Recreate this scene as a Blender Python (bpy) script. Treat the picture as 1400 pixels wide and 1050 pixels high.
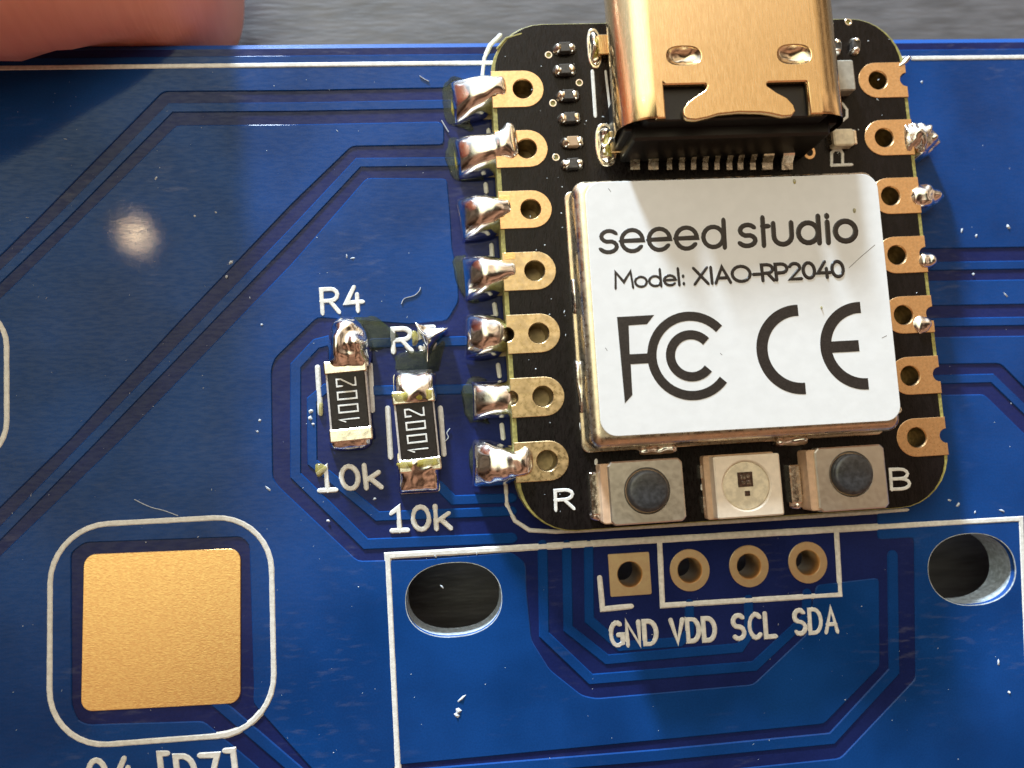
import bpy, math, random
from mathutils import Vector, Matrix, noise
from mathutils.geometry import tessellate_polygon
random.seed(7)
sc = bpy.context.scene
for o in list(bpy.data.objects): bpy.data.objects.remove(o)
# units: 1 Blender unit = 1 millimetre; origin = centre of the small black module, z = 0 is the top of the blue board
# ------------------------------------------------------------------ camera
CAM_R = Matrix(((0.99539272, 0.05438392, -0.07896654), (-0.0614578, 0.99403435, -0.09010356), (0.07359527, 0.09454153, 0.99279687)))
CAM_P = Vector((-11.21631, -7.25753, 31.36914))
FPX = 1050.0
cam = bpy.data.cameras.new('camera'); co = bpy.data.objects.new('camera', cam); sc.collection.objects.link(co)
co.matrix_world = Matrix.Translation(CAM_P) @ CAM_R.to_4x4()
cam.sensor_width = 36; cam.lens = 36 * FPX / 1400; cam.clip_start = .5; cam.clip_end = 3000
cam.dof.use_dof = True; cam.dof.focus_distance = 30.6; cam.dof.aperture_fstop = .05
sc.camera = co
def B(px, py, z=0.0):
    d = CAM_R @ Vector(((px - 700) / FPX, -(py - 525) / FPX, -1)); t = (z - CAM_P.z) / d.z
    return CAM_P + t * d
# ------------------------------------------------------------------ surroundings (a dim warm room) and lamps
w = bpy.data.worlds.new('World'); sc.world = w; w.use_nodes = True
nt = w.node_tree; nt.nodes.clear()
def N(tree, t, **kw):
    n = tree.nodes.new(t)
    for k, v in kw.items(): setattr(n, k, v)
    return n
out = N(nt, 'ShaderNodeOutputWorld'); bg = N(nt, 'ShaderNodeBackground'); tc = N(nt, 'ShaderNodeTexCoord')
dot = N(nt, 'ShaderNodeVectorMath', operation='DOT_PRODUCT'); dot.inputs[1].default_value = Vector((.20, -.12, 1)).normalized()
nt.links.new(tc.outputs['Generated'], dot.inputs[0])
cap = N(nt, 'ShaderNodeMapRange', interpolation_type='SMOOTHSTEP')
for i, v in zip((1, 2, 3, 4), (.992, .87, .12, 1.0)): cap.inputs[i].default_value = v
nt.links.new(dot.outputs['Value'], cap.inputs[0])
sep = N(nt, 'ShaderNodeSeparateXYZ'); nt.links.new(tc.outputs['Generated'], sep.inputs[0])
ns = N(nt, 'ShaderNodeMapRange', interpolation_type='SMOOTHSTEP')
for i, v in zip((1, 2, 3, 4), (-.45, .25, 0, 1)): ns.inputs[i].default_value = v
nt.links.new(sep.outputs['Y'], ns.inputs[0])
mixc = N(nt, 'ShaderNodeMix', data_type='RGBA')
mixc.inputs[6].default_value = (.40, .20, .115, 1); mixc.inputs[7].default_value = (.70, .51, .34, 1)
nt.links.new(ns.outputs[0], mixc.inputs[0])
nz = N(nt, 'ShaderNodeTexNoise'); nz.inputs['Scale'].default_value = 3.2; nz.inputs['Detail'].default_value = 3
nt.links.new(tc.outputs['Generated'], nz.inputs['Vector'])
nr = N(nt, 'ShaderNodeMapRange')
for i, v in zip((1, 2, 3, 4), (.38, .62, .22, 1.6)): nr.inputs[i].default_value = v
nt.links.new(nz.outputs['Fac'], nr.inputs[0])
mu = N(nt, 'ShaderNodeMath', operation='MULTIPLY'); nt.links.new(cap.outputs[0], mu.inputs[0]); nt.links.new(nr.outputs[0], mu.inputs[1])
def wmath(op, a, b):
    n = N(nt, 'ShaderNodeVectorMath', operation=op)
    for i, v in enumerate((a, b)):
        sock = n.inputs['Scale'] if (op == 'SCALE' and i == 1) else n.inputs[i]
        if hasattr(v, 'is_linked'): nt.links.new(v, sock)
        else: sock.default_value = v
    return n.outputs[0]
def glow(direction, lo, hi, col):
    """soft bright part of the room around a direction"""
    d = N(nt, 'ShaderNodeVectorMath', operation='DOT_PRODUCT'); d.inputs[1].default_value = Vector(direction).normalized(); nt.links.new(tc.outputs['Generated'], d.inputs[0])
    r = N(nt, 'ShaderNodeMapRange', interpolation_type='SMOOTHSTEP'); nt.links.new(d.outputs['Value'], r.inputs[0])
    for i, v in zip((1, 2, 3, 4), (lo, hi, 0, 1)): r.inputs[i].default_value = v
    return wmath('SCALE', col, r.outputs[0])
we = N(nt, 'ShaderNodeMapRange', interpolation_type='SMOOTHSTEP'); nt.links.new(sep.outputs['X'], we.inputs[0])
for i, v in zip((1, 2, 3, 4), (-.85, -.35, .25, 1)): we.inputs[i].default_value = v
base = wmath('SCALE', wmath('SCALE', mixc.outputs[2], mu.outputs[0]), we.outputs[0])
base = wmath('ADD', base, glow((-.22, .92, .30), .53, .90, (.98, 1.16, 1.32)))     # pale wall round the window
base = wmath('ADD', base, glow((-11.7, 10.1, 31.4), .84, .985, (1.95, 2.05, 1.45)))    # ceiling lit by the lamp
base = wmath('ADD', base, glow((.30, .47, .83), .88, .985, (.78, .58, .35)))         # added warm glow, put in to brighten the connector shell
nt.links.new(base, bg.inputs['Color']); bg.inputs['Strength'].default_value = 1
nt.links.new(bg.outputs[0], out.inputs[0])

def lamp(name, target, direction, dist, size, sizey, power, col, shape='RECTANGLE'):
    l = bpy.data.lights.new(name, 'AREA'); l.shape = shape; l.size = size; l.size_y = sizey; l.energy = power; l.color = col
    o = bpy.data.objects.new(name, l); sc.collection.objects.link(o)
    d = Vector(direction).normalized(); o.location = Vector(target) + d * dist
    o.rotation_euler = d.to_track_quat('Z', 'Y').to_euler()
    return o
E_ = math.radians(12.5); A_ = math.radians(13)
lamp('window_light', (-3, -3, 0), (-math.sin(A_) * math.cos(E_), math.cos(A_) * math.cos(E_), math.sin(E_)), 800, 60, 75, 2.35e7, (.74, .88, 1.0))
pl = B(186, 322); rd = pl - CAM_P; rd.z = -rd.z
lamp('desk_lamp', pl, rd, 500, 13, 13, 5.5e4, (1.0, .72, .42), 'DISK')
vs = sc.view_settings; vs.view_transform = 'Standard'; vs.look = 'None'; vs.exposure = -.34; vs.gamma = 1; vs.use_curve_mapping = False

# ------------------------------------------------------------------ materials
def mat(name, col, rough=.5, metal=0, var=0, vscale=2, bump=0, bscale=20, stretch=None, coat=0, coat_r=.05, spec=.5, sss=0, rvar=0, alpha=1, detail=4, bdist=.02, col2=None):
    m = bpy.data.materials.new(name); m.use_nodes = True; t = m.node_tree; p = t.nodes['Principled BSDF']
    p.inputs['Base Color'].default_value = (*col, 1); p.inputs['Roughness'].default_value = rough; p.inputs['Metallic'].default_value = metal
    p.inputs['Coat Weight'].default_value = coat; p.inputs['Coat Roughness'].default_value = coat_r; p.inputs['Specular IOR Level'].default_value = spec
    if alpha < 1: p.inputs['Alpha'].default_value = alpha
    if sss:
        p.inputs['Subsurface Weight'].default_value = sss; p.inputs['Subsurface Radius'].default_value = (3.2, .8, .45); p.inputs['Subsurface Scale'].default_value = 1
    c = N(t, 'ShaderNodeTexCoord'); mp = N(t, 'ShaderNodeMapping'); t.links.new(c.outputs['Object'], mp.inputs['Vector'])
    if stretch: mp.inputs['Scale'].default_value = stretch[:3]; mp.inputs['Rotation'].default_value = (0, 0, stretch[3] if len(stretch) > 3 else 0)
    if var or col2:
        n = N(t, 'ShaderNodeTexNoise'); n.inputs['Scale'].default_value = vscale; n.inputs['Detail'].default_value = detail
        t.links.new(mp.outputs[0], n.inputs['Vector'])
        r = N(t, 'ShaderNodeValToRGB'); t.links.new(n.outputs['Fac'], r.inputs[0])
        c2 = col2 or tuple(min(1, x * (1 + var)) for x in col); c1 = col if col2 else tuple(x * (1 - var) for x in col)
        r.color_ramp.elements[0].position = .38; r.color_ramp.elements[0].color = (*c1, 1)
        r.color_ramp.elements[1].position = .64; r.color_ramp.elements[1].color = (*c2, 1)
        t.links.new(r.outputs[0], p.inputs['Base Color'])
    if rvar:
        n = N(t, 'ShaderNodeTexNoise'); n.inputs['Scale'].default_value = vscale * 1.7; n.inputs['Detail'].default_value = 6
        t.links.new(mp.outputs[0], n.inputs['Vector'])
        r = N(t, 'ShaderNodeMapRange'); t.links.new(n.outputs['Fac'], r.inputs[0])
        for i, v in zip((1, 2, 3, 4), (.35, .65, max(.02, rough - rvar), rough + rvar)): r.inputs[i].default_value = v
        t.links.new(r.outputs[0], p.inputs['Roughness'])
    if bump:
        n = N(t, 'ShaderNodeTexNoise'); n.inputs['Scale'].default_value = bscale; n.inputs['Detail'].default_value = 3
        t.links.new(mp.outputs[0], n.inputs['Vector'])
        b = N(t, 'ShaderNodeBump'); b.inputs['Strength'].default_value = bump; b.inputs['Distance'].default_value = bdist
        t.links.new(n.outputs['Fac'], b.inputs['Height']); t.links.new(b.outputs[0], p.inputs['Normal'])
        if coat: t.links.new(b.outputs[0], p.inputs['Coat Normal'])
    return m

def solder_mask(name, col, haze=.5):
    """glossy blue lacquer with hairline scratches, finger smears and dust haze"""
    m = bpy.data.materials.new(name); m.use_nodes = True; t = m.node_tree; p = t.nodes['Principled BSDF']
    g = N(t, 'ShaderNodeNewGeometry'); L = t.links.new
    def noise_(scale, detail, vec=None, mapping=None):
        n = N(t, 'ShaderNodeTexNoise'); n.inputs['Scale'].default_value = scale; n.inputs['Detail'].default_value = detail
        src = g.outputs['Position']
        if mapping:
            mp = N(t, 'ShaderNodeMapping'); mp.inputs['Scale'].default_value = mapping[:3]; mp.inputs['Rotation'].default_value = (0, 0, mapping[3]); L(src, mp.inputs[0]); src = mp.outputs[0]
        L(src, n.inputs['Vector']); return n.outputs['Fac']
    def rng(x, a, b, c, d, smooth=True):
        r = N(t, 'ShaderNodeMapRange', interpolation_type='SMOOTHSTEP' if smooth else 'LINEAR'); L(x, r.inputs[0])
        for i, v in zip((1, 2, 3, 4), (a, b, c, d)): r.inputs[i].default_value = v
        return r.outputs[0]
    def math_(op, a, b):
        n = N(t, 'ShaderNodeMath', operation=op)
        for i, v in enumerate((a, b)):
            if isinstance(v, (int, float)): n.inputs[i].default_value = v
            else: L(v, n.inputs[i])
        return n.outputs[0]
    patches = rng(noise_(.16, 4), .5, .68, 0, 1)                     # where the lacquer has been touched
    streak = rng(noise_(1.0, 5, None, (1.1, 4.0, 1, .5)), .52, .72, 0, 1)
    smear = math_('MULTIPLY', patches, streak)
    grain = rng(noise_(14, 2), .35, .65, .93, 1.06)
    mottled = rng(noise_(.22, 3), .3, .7, .78, 1.18)
    mx = N(t, 'ShaderNodeMix', data_type='RGBA'); mx.inputs[6].default_value = (*col, 1); mx.inputs[7].default_value = (.30, .30, .33, 1)
    L(math_('MULTIPLY', smear, .22 * haze), mx.inputs[0])
    hs = N(t, 'ShaderNodeVectorMath', operation='SCALE'); L(mx.outputs[2], hs.inputs[0]); L(math_('MULTIPLY', grain, mottled), hs.inputs['Scale'])
    L(hs.outputs[0], p.inputs['Base Color'])
    p.inputs['Roughness'].default_value = .5; p.inputs['Specular IOR Level'].default_value = 0
    L(math_('MULTIPLY', rng(noise_(2.2, 4, None, (1, 4, 1, .35)), .36, .62, .70, 1.05), .38), p.inputs['Coat Weight']); L(math_('ADD', .03, math_('MULTIPLY', smear, .25)), p.inputs['Coat Roughness'])
    b = N(t, 'ShaderNodeBump'); b.inputs['Strength'].default_value = .11; b.inputs['Distance'].default_value = .006
    h = math_('ADD', math_('MULTIPLY', noise_(5, 3, None, (1, 7, 1, .35)), .6), noise_(.6, 2)); h = math_('ADD', h, math_('MULTIPLY', noise_(22, 2, None, (1, 3, 1, -.6)), .42))
    L(h, b.inputs['Height']); L(b.outputs[0], p.inputs['Normal']); L(b.outputs[0], p.inputs['Coat Normal'])
    return m

M = {}
M['mask_cu'] = solder_mask('blue_lacquer_over_copper', (.006, .047, .203))
M['mask_fr'] = solder_mask('blue_lacquer_over_fibreglass', (.011, .019, .100), .6)
M['edge'] = mat('fibreglass_edge_blue', (.004, .060, .27), .5, spec=.2)
M['hole'] = mat('drilled_fibreglass', (.42, .47, .50), .55, var=.25, vscale=6, bump=.4, bscale=14)
M['silk'] = mat('white_legend_ink', (.74, .74, .72), .42, var=.10, vscale=5, bump=.35, bscale=16, coat=.3, coat_r=.2)
M['gold'] = mat('gold_plating', (.88, .57, .30), .33, 1, var=.08, vscale=9, bump=.04, bscale=6, rvar=.06, bdist=.006)
M['gold_plate'] = mat('matte_gold_plating', (1.0, .60, .26), .34, 1, var=.14, vscale=7, bump=.50, bscale=11, bdist=.010, stretch=(1, 2.6, 1, .35), rvar=.06)
M['gold_shaded'] = mat('gold_plating_shaded', (.74, .55, .32), .32, 1, var=.16, vscale=3, bump=.08, bscale=5, rvar=.10, bdist=.010)  # browner copy of the gold, with a dimmer reflection put into its colour
M['solder'] = mat('bright_solder', (.95, .94, .93), .15, 1, bump=.12, bscale=2.2, rvar=.05, vscale=3, bdist=.05)
M['solder_dull'] = mat('grainy_solder', (.84, .82, .80), .18, 1, var=.10, vscale=7, bump=.5, bscale=5, rvar=.08, bdist=.05)
M['tin'] = mat('tinned_terminal', (.88, .82, .72), .20, 1, var=.12, vscale=4, bump=.5, bscale=3, rvar=.12, bdist=.03)
M['fr4'] = mat('olive_fibreglass', (.30, .27, .08), .45, var=.25, vscale=6, bump=.3, bscale=18)
M['black_mask'] = mat('black_lacquer', (.007, .005, .005), .30, var=.3, vscale=3, bump=.5, bscale=9, coat=.12, coat_r=.12, rvar=.10, spec=.16, bdist=.012, stretch=(2.2, .7, 1, -.35))
M['shield'] = mat('nickel_silver', (.74, .65, .51), .30, 1, var=.08, vscale=3, bump=.15, bscale=4, rvar=.08)
M['paper'] = mat('white_label', (.74, .755, .775), .38, var=.02, vscale=2, bump=.12, bscale=3.5, coat=.12, coat_r=.3, bdist=.03)
M['ink'] = mat('black_print', (.022, .017, .016), .36, var=.3, vscale=14, bump=.2, bscale=20)
M['usb'] = mat('brushed_usb_steel', (.95, .70, .39), .20, 1, var=.05, vscale=3, bump=.06, bscale=7, stretch=(9, .6, 1, .05), rvar=.08)
M['usb_dent'] = mat('pressed_steel', (.88, .78, .62), .14, 1, bump=.3, bscale=5)
M['plastic'] = mat('black_plastic', (.010, .009, .009), .45, bump=.2, bscale=10)
M['btn_plate'] = mat('button_top_plate', (.82, .79, .73), .34, 1, var=.03, vscale=3, bump=.03, bscale=3, rvar=.03, bdist=.010)
M['plunger'] = mat('grey_rubber_button', (.040, .043, .050), .36, var=.35, vscale=5, bump=.5, bscale=7, coat=.25, coat_r=.25)
M['beige'] = mat('beige_moulding', (.62, .42, .28), .5, var=.08, vscale=4)
M['led'] = mat('white_led_housing', (.80, .70, .58), .42, var=.05, vscale=4, sss=.0, bump=.2, bscale=9)
M['lens'] = mat('milky_lens', (.74, .66, .50), .30, var=.14, vscale=4, bump=.5, bscale=4, coat=.6)
M['die'] = mat('dark_chip', (.10, .06, .045), .3, .5, var=.4, vscale=9)
M['ceramic'] = mat('black_resistor_glaze', (.014, .010, .009), .42, var=.3, vscale=9, bump=.35, bscale=9, spec=.3, bdist=.012)
M['alumina'] = mat('pale_ceramic', (.55, .50, .47), .5, var=.15, vscale=8)
M['flux'] = mat('amber_flux', (.030, .042, .014), .10, var=.5, vscale=1.5, bump=.35, bscale=2.2, coat=.35, coat_r=.03, spec=.25, alpha=.52, bdist=.06)
M['flux_y'] = mat('yellow_flux', (.42, .36, .06), .16, var=.35, vscale=3, coat=1, coat_r=.04, alpha=.6, bump=.4, bscale=4)
M['dust'] = mat('pale_dust', (.55, .60, .66), .5)
M['cap_tan'] = mat('tan_ceramic', (.45, .30, .18), .5)
M['cap_dark'] = mat('dark_component_body', (.05, .045, .042), .4, var=.3, vscale=9)
M['crystal'] = mat('grey_ceramic_package', (.40, .38, .33), .38, .3, var=.1, vscale=5, bump=.2, bscale=8)
M['skin'] = mat('skin', (1.0, .40, .30), .40, var=.04, vscale=.5, bump=.22, bscale=1.6, stretch=(6, .8, .8, .3), sss=.25, bdist=.08)
M['nail'] = mat('fingernail', (.75, .42, .34), .28, sss=.2)
M['ring'] = mat('pale_gold_ring', (1.0, .76, .47), .36, 1, var=.05, vscale=4)
M['foot'] = mat('dull_plated_pad', (.42, .33, .20), .45, 1, var=.2, vscale=4)
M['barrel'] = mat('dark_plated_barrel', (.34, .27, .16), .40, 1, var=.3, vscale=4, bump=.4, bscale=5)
tb = mat('dark_brushed_table', (.115, .115, .127), .42, var=.22, vscale=.9, bump=.35, bscale=2.2, stretch=(.5, 3.2, 1, .12), rvar=.14, bdist=.05, detail=6)

# ------------------------------------------------------------------ mesh helpers
def obj(name, verts, faces, m, parent=None, smooth=False, mats=None, fmat=None):
    off = parent_loc(parent)
    me = bpy.data.meshes.new(name); me.from_pydata([tuple(Vector(v) - off) for v in verts], [], faces)
    for mm in (mats or [m]): me.materials.append(mm)
    if fmat: me.polygons.foreach_set('material_index', fmat)
    if smooth: me.polygons.foreach_set('use_smooth', [True] * len(me.polygons))
    me.validate(); me.update()
    o = bpy.data.objects.new(name, me); sc.collection.objects.link(o)
    if parent: o.parent = parent
    return o
def parent_loc(p):
    l = Vector((0, 0, 0))
    while p: l += p.location; p = p.parent
    return l
def copy_part(src, name, parent, loc):
    o = bpy.data.objects.new(name, src.data); sc.collection.objects.link(o); o.parent = parent; o.location = loc
    return o
def thing(name, label, cat, loc=(0, 0, 0), group=None):
    o = bpy.data.objects.new(name, None); o.empty_display_size = .5; sc.collection.objects.link(o); o.location = loc
    o['label'] = label; o['category'] = cat
    if group: o['group'] = group
    return o
def tag(o, label, cat, group=None, kind=None):
    o['label'] = label; o['category'] = cat
    if group: o['group'] = group
    if kind: o['kind'] = kind
    return o
def area(p): return .5 * sum(p[i - 1][0] * p[i][1] - p[i][0] * p[i - 1][1] for i in range(len(p)))
def inset(loop, d):
    """loop CCW; moves every vertex inwards by d"""
    n = len(loop); r = []
    for i in range(n):
        a, b, c = Vector(loop[i - 1][:2]), Vector(loop[i][:2]), Vector(loop[(i + 1) % n][:2])
        e1, e2 = b - a, c - b
        if e1.length < 1e-7: e1 = e2
        if e2.length < 1e-7: e2 = e1
        e1.normalize(); e2.normalize(); n1, n2 = Vector((-e1.y, e1.x)), Vector((-e2.y, e2.x))
        m = n1 + n2
        if m.length < 1e-4: m = n1
        m.normalize(); k = max(.45, m.dot(n1)); q = b + m * (d / k); r.append((q.x, q.y))
    return r
def plate(outer, holes, z0, z1, ch, bottom=False):
    """flat piece with holes, chamfered top edge; returns verts, faces, and face tags 0 top 1 chamfer 2 outer wall 3 hole wall"""
    outer = [tuple(p[:2]) for p in outer]
    if area(outer) < 0: outer = outer[::-1]
    loops = [outer]
    for h in holes:
        h = [tuple(p[:2]) for p in h]
        if area(h) > 0: h = h[::-1]
        loops.append(h)
    V, F, T = [], [], []
    tops = []
    for li, lp in enumerate(loops):
        n = len(lp); b = len(V); it = inset(lp, ch) if ch else lp
        V += [(x, y, z0) for x, y in lp] + [(x, y, z1 - ch * .8) for x, y in lp] + ([(x, y, z1) for x, y in it] if ch else [])
        for i in range(n):
            j = (i + 1) % n
            F.append((b + i, b + j, b + n + j, b + n + i)); T.append(2 if li == 0 else 3)
            if ch: F.append((b + n + i, b + n + j, b + 2 * n + j, b + 2 * n + i)); T.append(1)
        tops.append((b + (2 * n if ch else n), n, it))
    flat = [k for s, n, _ in tops for k in range(s, s + n)]
    tris = tessellate_polygon([[Vector((x, y, 0)) for x, y in it] for _, _, it in tops])
    for t in tris:
        a, b_, c = (V[flat[k]] for k in t)
        ar = (b_[0] - a[0]) * (c[1] - a[1]) - (b_[1] - a[1]) * (c[0] - a[0])
        if abs(ar) < 1e-9: continue
        F.append(tuple(flat[k] for k in (t if ar > 0 else t[::-1]))); T.append(0)
        
    return V, F, T
def rrect(x0, x1, y0, y1, r, n=6):
    x0, x1 = min(x0, x1), max(x0, x1); y0, y1 = min(y0, y1), max(y0, y1); P = []
    for cx, cy, a in ((x1 - r, y1 - r, 0), (x0 + r, y1 - r, 90), (x0 + r, y0 + r, 180), (x1 - r, y0 + r, 270)):
        for i in range(n + 1):
            t = math.radians(a + 90 * i / n); P.append((cx + r * math.cos(t), cy + r * math.sin(t)))
    return P
def ell(cx, cy, rx, ry, n=32, a0=0, p=2.0):
    r = []
    for i in range(n):
        t = a0 + 2 * math.pi * i / n; c, s = math.cos(t), math.sin(t)
        r.append((cx + rx * math.copysign(abs(c) ** (2 / p), c), cy + ry * math.copysign(abs(s) ** (2 / p), s)))
    return r
def rot2(P, a, c=(0, 0)):
    ca, sa = math.cos(a), math.sin(a)
    return [(c[0] + (x - c[0]) * ca - (y - c[1]) * sa, c[1] + (x - c[0]) * sa + (y - c[1]) * ca) for x, y in P]
def slab(name, outer, z0, z1, ch, m, parent, holes=(), smooth=False):
    V, F, T = plate(outer, holes, z0, z1, ch); return obj(name, V, F, m, parent, smooth)
def ribbons(lines, width, z, h=.02, cap=True, jitter=0, taper=.25):
    """raised strokes; every stroke is a strip with rounded ends; widths in mm"""
    V, F = [], []
    for k, ln in enumerate(lines):
        wd = width
        if isinstance(ln, tuple) and isinstance(ln[1], (int, float)) and not isinstance(ln[0], (int, float)): ln, wd = ln
        P = [Vector(p[:2]) for p in ln]
        Q = [P[0]]
        for p in P[1:]:
            if (p - Q[-1]).length > 1e-4: Q.append(p)
        P = Q
        closed = len(P) > 3 and (P[0] - P[-1]).length < 1e-3
        st = []; r = wd / 2; n = len(P)
        for i in range(n):
            a = P[i - 1] if i else (P[-2] if closed else None); c = P[i + 1] if i < n - 1 else (P[1] if closed else None)
            e1 = (P[i] - a).normalized() if a is not None else None; e2 = (c - P[i]).normalized() if c is not None else None
            e1 = e1 or e2; e2 = e2 or e1
            m = Vector((-e1.y - e2.y, e1.x + e2.x))
            if m.length < 1e-3: m = Vector((-e1.y, e1.x))
            m.normalize(); kk = max(.5, m.dot(Vector((-e1.y, e1.x))))
            st.append((P[i], m, r / kk))
        if cap and not closed:
            d0 = (P[0] - P[1]).normalized(); d1 = (P[-1] - P[-2]).normalized(); pre, post = [], []
            for q in (.97, .8, .5):
                pre.append((P[0] + d0 * r * q, st[0][1], r * math.sqrt(1 - q * q))); post.append((P[-1] + d1 * r * q, st[-1][1], r * math.sqrt(1 - q * q)))
            st = pre + st + post[::-1]
        b = len(V); zz = z + k * .0012
        for si, (p, m, hw) in enumerate(st):
            zz = z + k * .0012 + .0009 * si / len(st)
            if jitter: hw *= 1 + jitter * (noise.noise(Vector((p.x * 2.1, p.y * 2.1, k))))
            iw = hw - min(hw * .6, wd * taper)
            for o_, hz in ((hw, 0), (iw, h), (-iw, h), (-hw, 0)): V.append((p.x + m.x * o_, p.y + m.y * o_, zz + hz - (.02 if hz == 0 else 0)))
        for i in range(len(st) - 1):
            a, c = b + 4 * i, b + 4 * i + 4
            for j in range(3): F.append((a + j, a + j + 1, c + j + 1, c + j))
        if not closed:
            F.append((b, b + 3, b + 2, b + 1)); e = len(V) - 4; F.append((e, e + 1, e + 2, e + 3))
    return V, [f[::-1] for f in F]
def arc(cx, cy, rx, ry, a0, a1, n=10):
    return [(cx + rx * math.cos(math.radians(a0 + (a1 - a0) * i / n)), cy + ry * math.sin(math.radians(a0 + (a1 - a0) * i / n))) for i in range(n + 1)]
def resample(P, step):
    r = [Vector(P[0][:2])]
    for p in P[1:]:
        p = Vector(p[:2]); a = r[-1]; n = max(1, int((p - a).length / step))
        for i in range(1, n + 1): r.append(a.lerp(p, i / n))
    return r
# ---- stroke alphabets: glyph -> (advance width, strokes) in units of cap height
G = {
 'R': (.62, [[(0, 0), (0, 1), (.33, 1)] + arc(.33, .75, .25, .25, 90, -90, 6)[1:] + [(0, .5)], [(.30, .48), (.60, 0)]]),
 '4': (.66, [[(.36, 1), (.05, .36), (.64, .36)], [(.46, .68), (.46, 0)]]),
 '5': (.58, [[(.52, 1), (.08, 1), (.04, .56)] + arc(.28, .33, .27, .32, 120, -140, 8)]),
 '1': (.52, [[(.02, .78), (.27, 1), (.27, 0)], [(0, 0), (.54, 0)]]),
 '0': (.60, [arc(.30, .5, .28, .5, 90, 450, 16)]),
 'k': (.52, [[(0, 0), (0, 1)], [(.46, .66), (.04, .34)], [(.16, .42), (.50, 0)]]),
 'G': (.56, [arc(.30, .5, .29, .5, 60, 300, 12) + [(.56, .10), (.56, .46), (.36, .46)]]),
 'N': (.60, [[(0, 0), (0, 1), (.56, 0), (.56, 1)]]),
 'D': (.58, [[(0, 0), (0, 1), (.22, 1)] + arc(.22, .5, .34, .5, 80, -80, 8) + [(.22, 0), (0, 0)]]),
 'V': (.60, [[(0, 1), (.29, 0), (.58, 1)]]),
 'S': (.56, [arc(.28, .75, .25, .25, 40, 240, 8) + [(.33, .5)] + arc(.28, .25, .26, .25, 60, -140, 8)]),
 'C': (.56, [arc(.31, .5, .30, .5, 50, 310, 12)]),
 'L': (.46, [[(0, 1), (0, 0), (.44, 0)]]),
 'A': (.60, [[(0, 0), (.28, 1), (.56, 0)], [(.10, .32), (.46, .32)]]),
 '[': (.34, [[(.30, 1.12), (.06, 1.12), (.06, -.15), (.30, -.15)]]),
 ']': (.34, [[(.02, 1.12), (.26, 1.12), (.26, -.15), (.02, -.15)]]),
 '7': (.58, [[(0, 1), (.54, 1), (.20, 0)]]),
 'B': (.58, [[(0, 0), (0, 1), (.30, 1)] + arc(.30, .76, .22, .24, 90, -90, 6)[1:] + [(0, .52)], [(.30, .52)] + arc(.30, .26, .26, .26, 90, -90, 6)[1:] + [(0, 0)]]),
 'P': (.56, [[(0, 0), (0, 1), (.30, 1)] + arc(.30, .73, .26, .27, 90, -90, 6)[1:] + [(0, .46)]]),
 ' ': (.34, []),
}
ROUND = {  # round geometric print on the label, x-height 1
 's': (.93, [arc(.44, .74, .33, .26, 35, 250, 9) + arc(.40, .26, .36, .26, 65, -150, 9)]),
 'e': (1.18, [[(.04, .5), (.96, .5)] + arc(.5, .5, .46, .5, 10, 320, 16)]),
 'd': (1.26, [arc(.5, .5, .44, .48, 0, 360, 18), [(.98, 0), (.98, 1.26)]]),
 't': (.60, [[(.20, 1.30), (.20, .0)], [(.20, .90), (.42, .90)]]),
 'u': (1.10, [[(.06, 1), (.06, .42)] + arc(.46, .42, .40, .42, 180, 360, 10) + [(.86, 1)]]),
 'i': (.42, [[(.12, 0), (.12, .96)], [(.12, 1.25), (.12, 1.27)]]),
 'o': (1.0, [arc(.5, .5, .46, .48, 0, 360, 20)]), ' ': (.32, []),
}
THIN = {
 'M': (.94, [[(0, 0), (.06, 1), (.42, .36), (.78, 1), (.84, 0)]]),
 'o': (.68, [arc(.30, .32, .28, .31, 0, 360, 16)]), 'd': (.72, [arc(.30, .32, .28, .31, 0, 360, 16), [(.58, 0), (.58, 1.02)]]),
 'e': (.68, [[(.03, .34), (.57, .34)] + arc(.30, .32, .28, .31, 5, 315, 12)]), 'l': (.20, [[(.06, 0), (.06, 1.02)]]),
 ':': (.26, [[(.08, .05), (.08, .07)], [(.08, .52), (.08, .54)]]), ' ': (.36, []),
 'X': (.78, [[(0, 0), (.64, 1)], [(0, 1), (.64, 0)]]), 'I': (.24, [[(.06, 0), (.06, 1)]]),
 'A': (.82, [[(0, 0), (.36, 1), (.72, 0)], [(.14, .30), (.58, .30)]]), 'O': (1.02, [arc(.46, .5, .44, .48, 0, 360, 20)]),
 '-': (.48, [[(.04, .42), (.36, .42)]]), 'R': (.68, [[(0, 0), (0, 1), (.26, 1)] + arc(.26, .73, .27, .27, 90, -90, 8)[1:] + [(0, .46)], [(.26, .46), (.54, 0)]]),
 'P': (.68, [[(0, 0), (0, 1), (.28, 1)] + arc(.28, .72, .28, .28, 90, -90, 8)[1:] + [(0, .44)]]),
 '2': (.66, [arc(.27, .73, .25, .26, 160, -20, 8) + [(.0, 0), (.54, 0)]]), '0': (.72, [arc(.30, .5, .28, .49, 0, 360, 18)]),
 '4': (.72, [[(.40, 1), (.02, .30), (.62, .30)], [(.46, .56), (.46, 0)]]),
}
SEG = {'1': (.34, [[(.0, .72), (.14, 1), (.14, 0)]]), '0': (.56, [[(0, 0), (0, 1), (.42, 1), (.42, 0), (0, 0)]]), '2': (.5, [[(0, .72), (0, 1), (.42, 1), (.42, .78), (0, .16), (0, 0), (.44, 0)]])}
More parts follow.
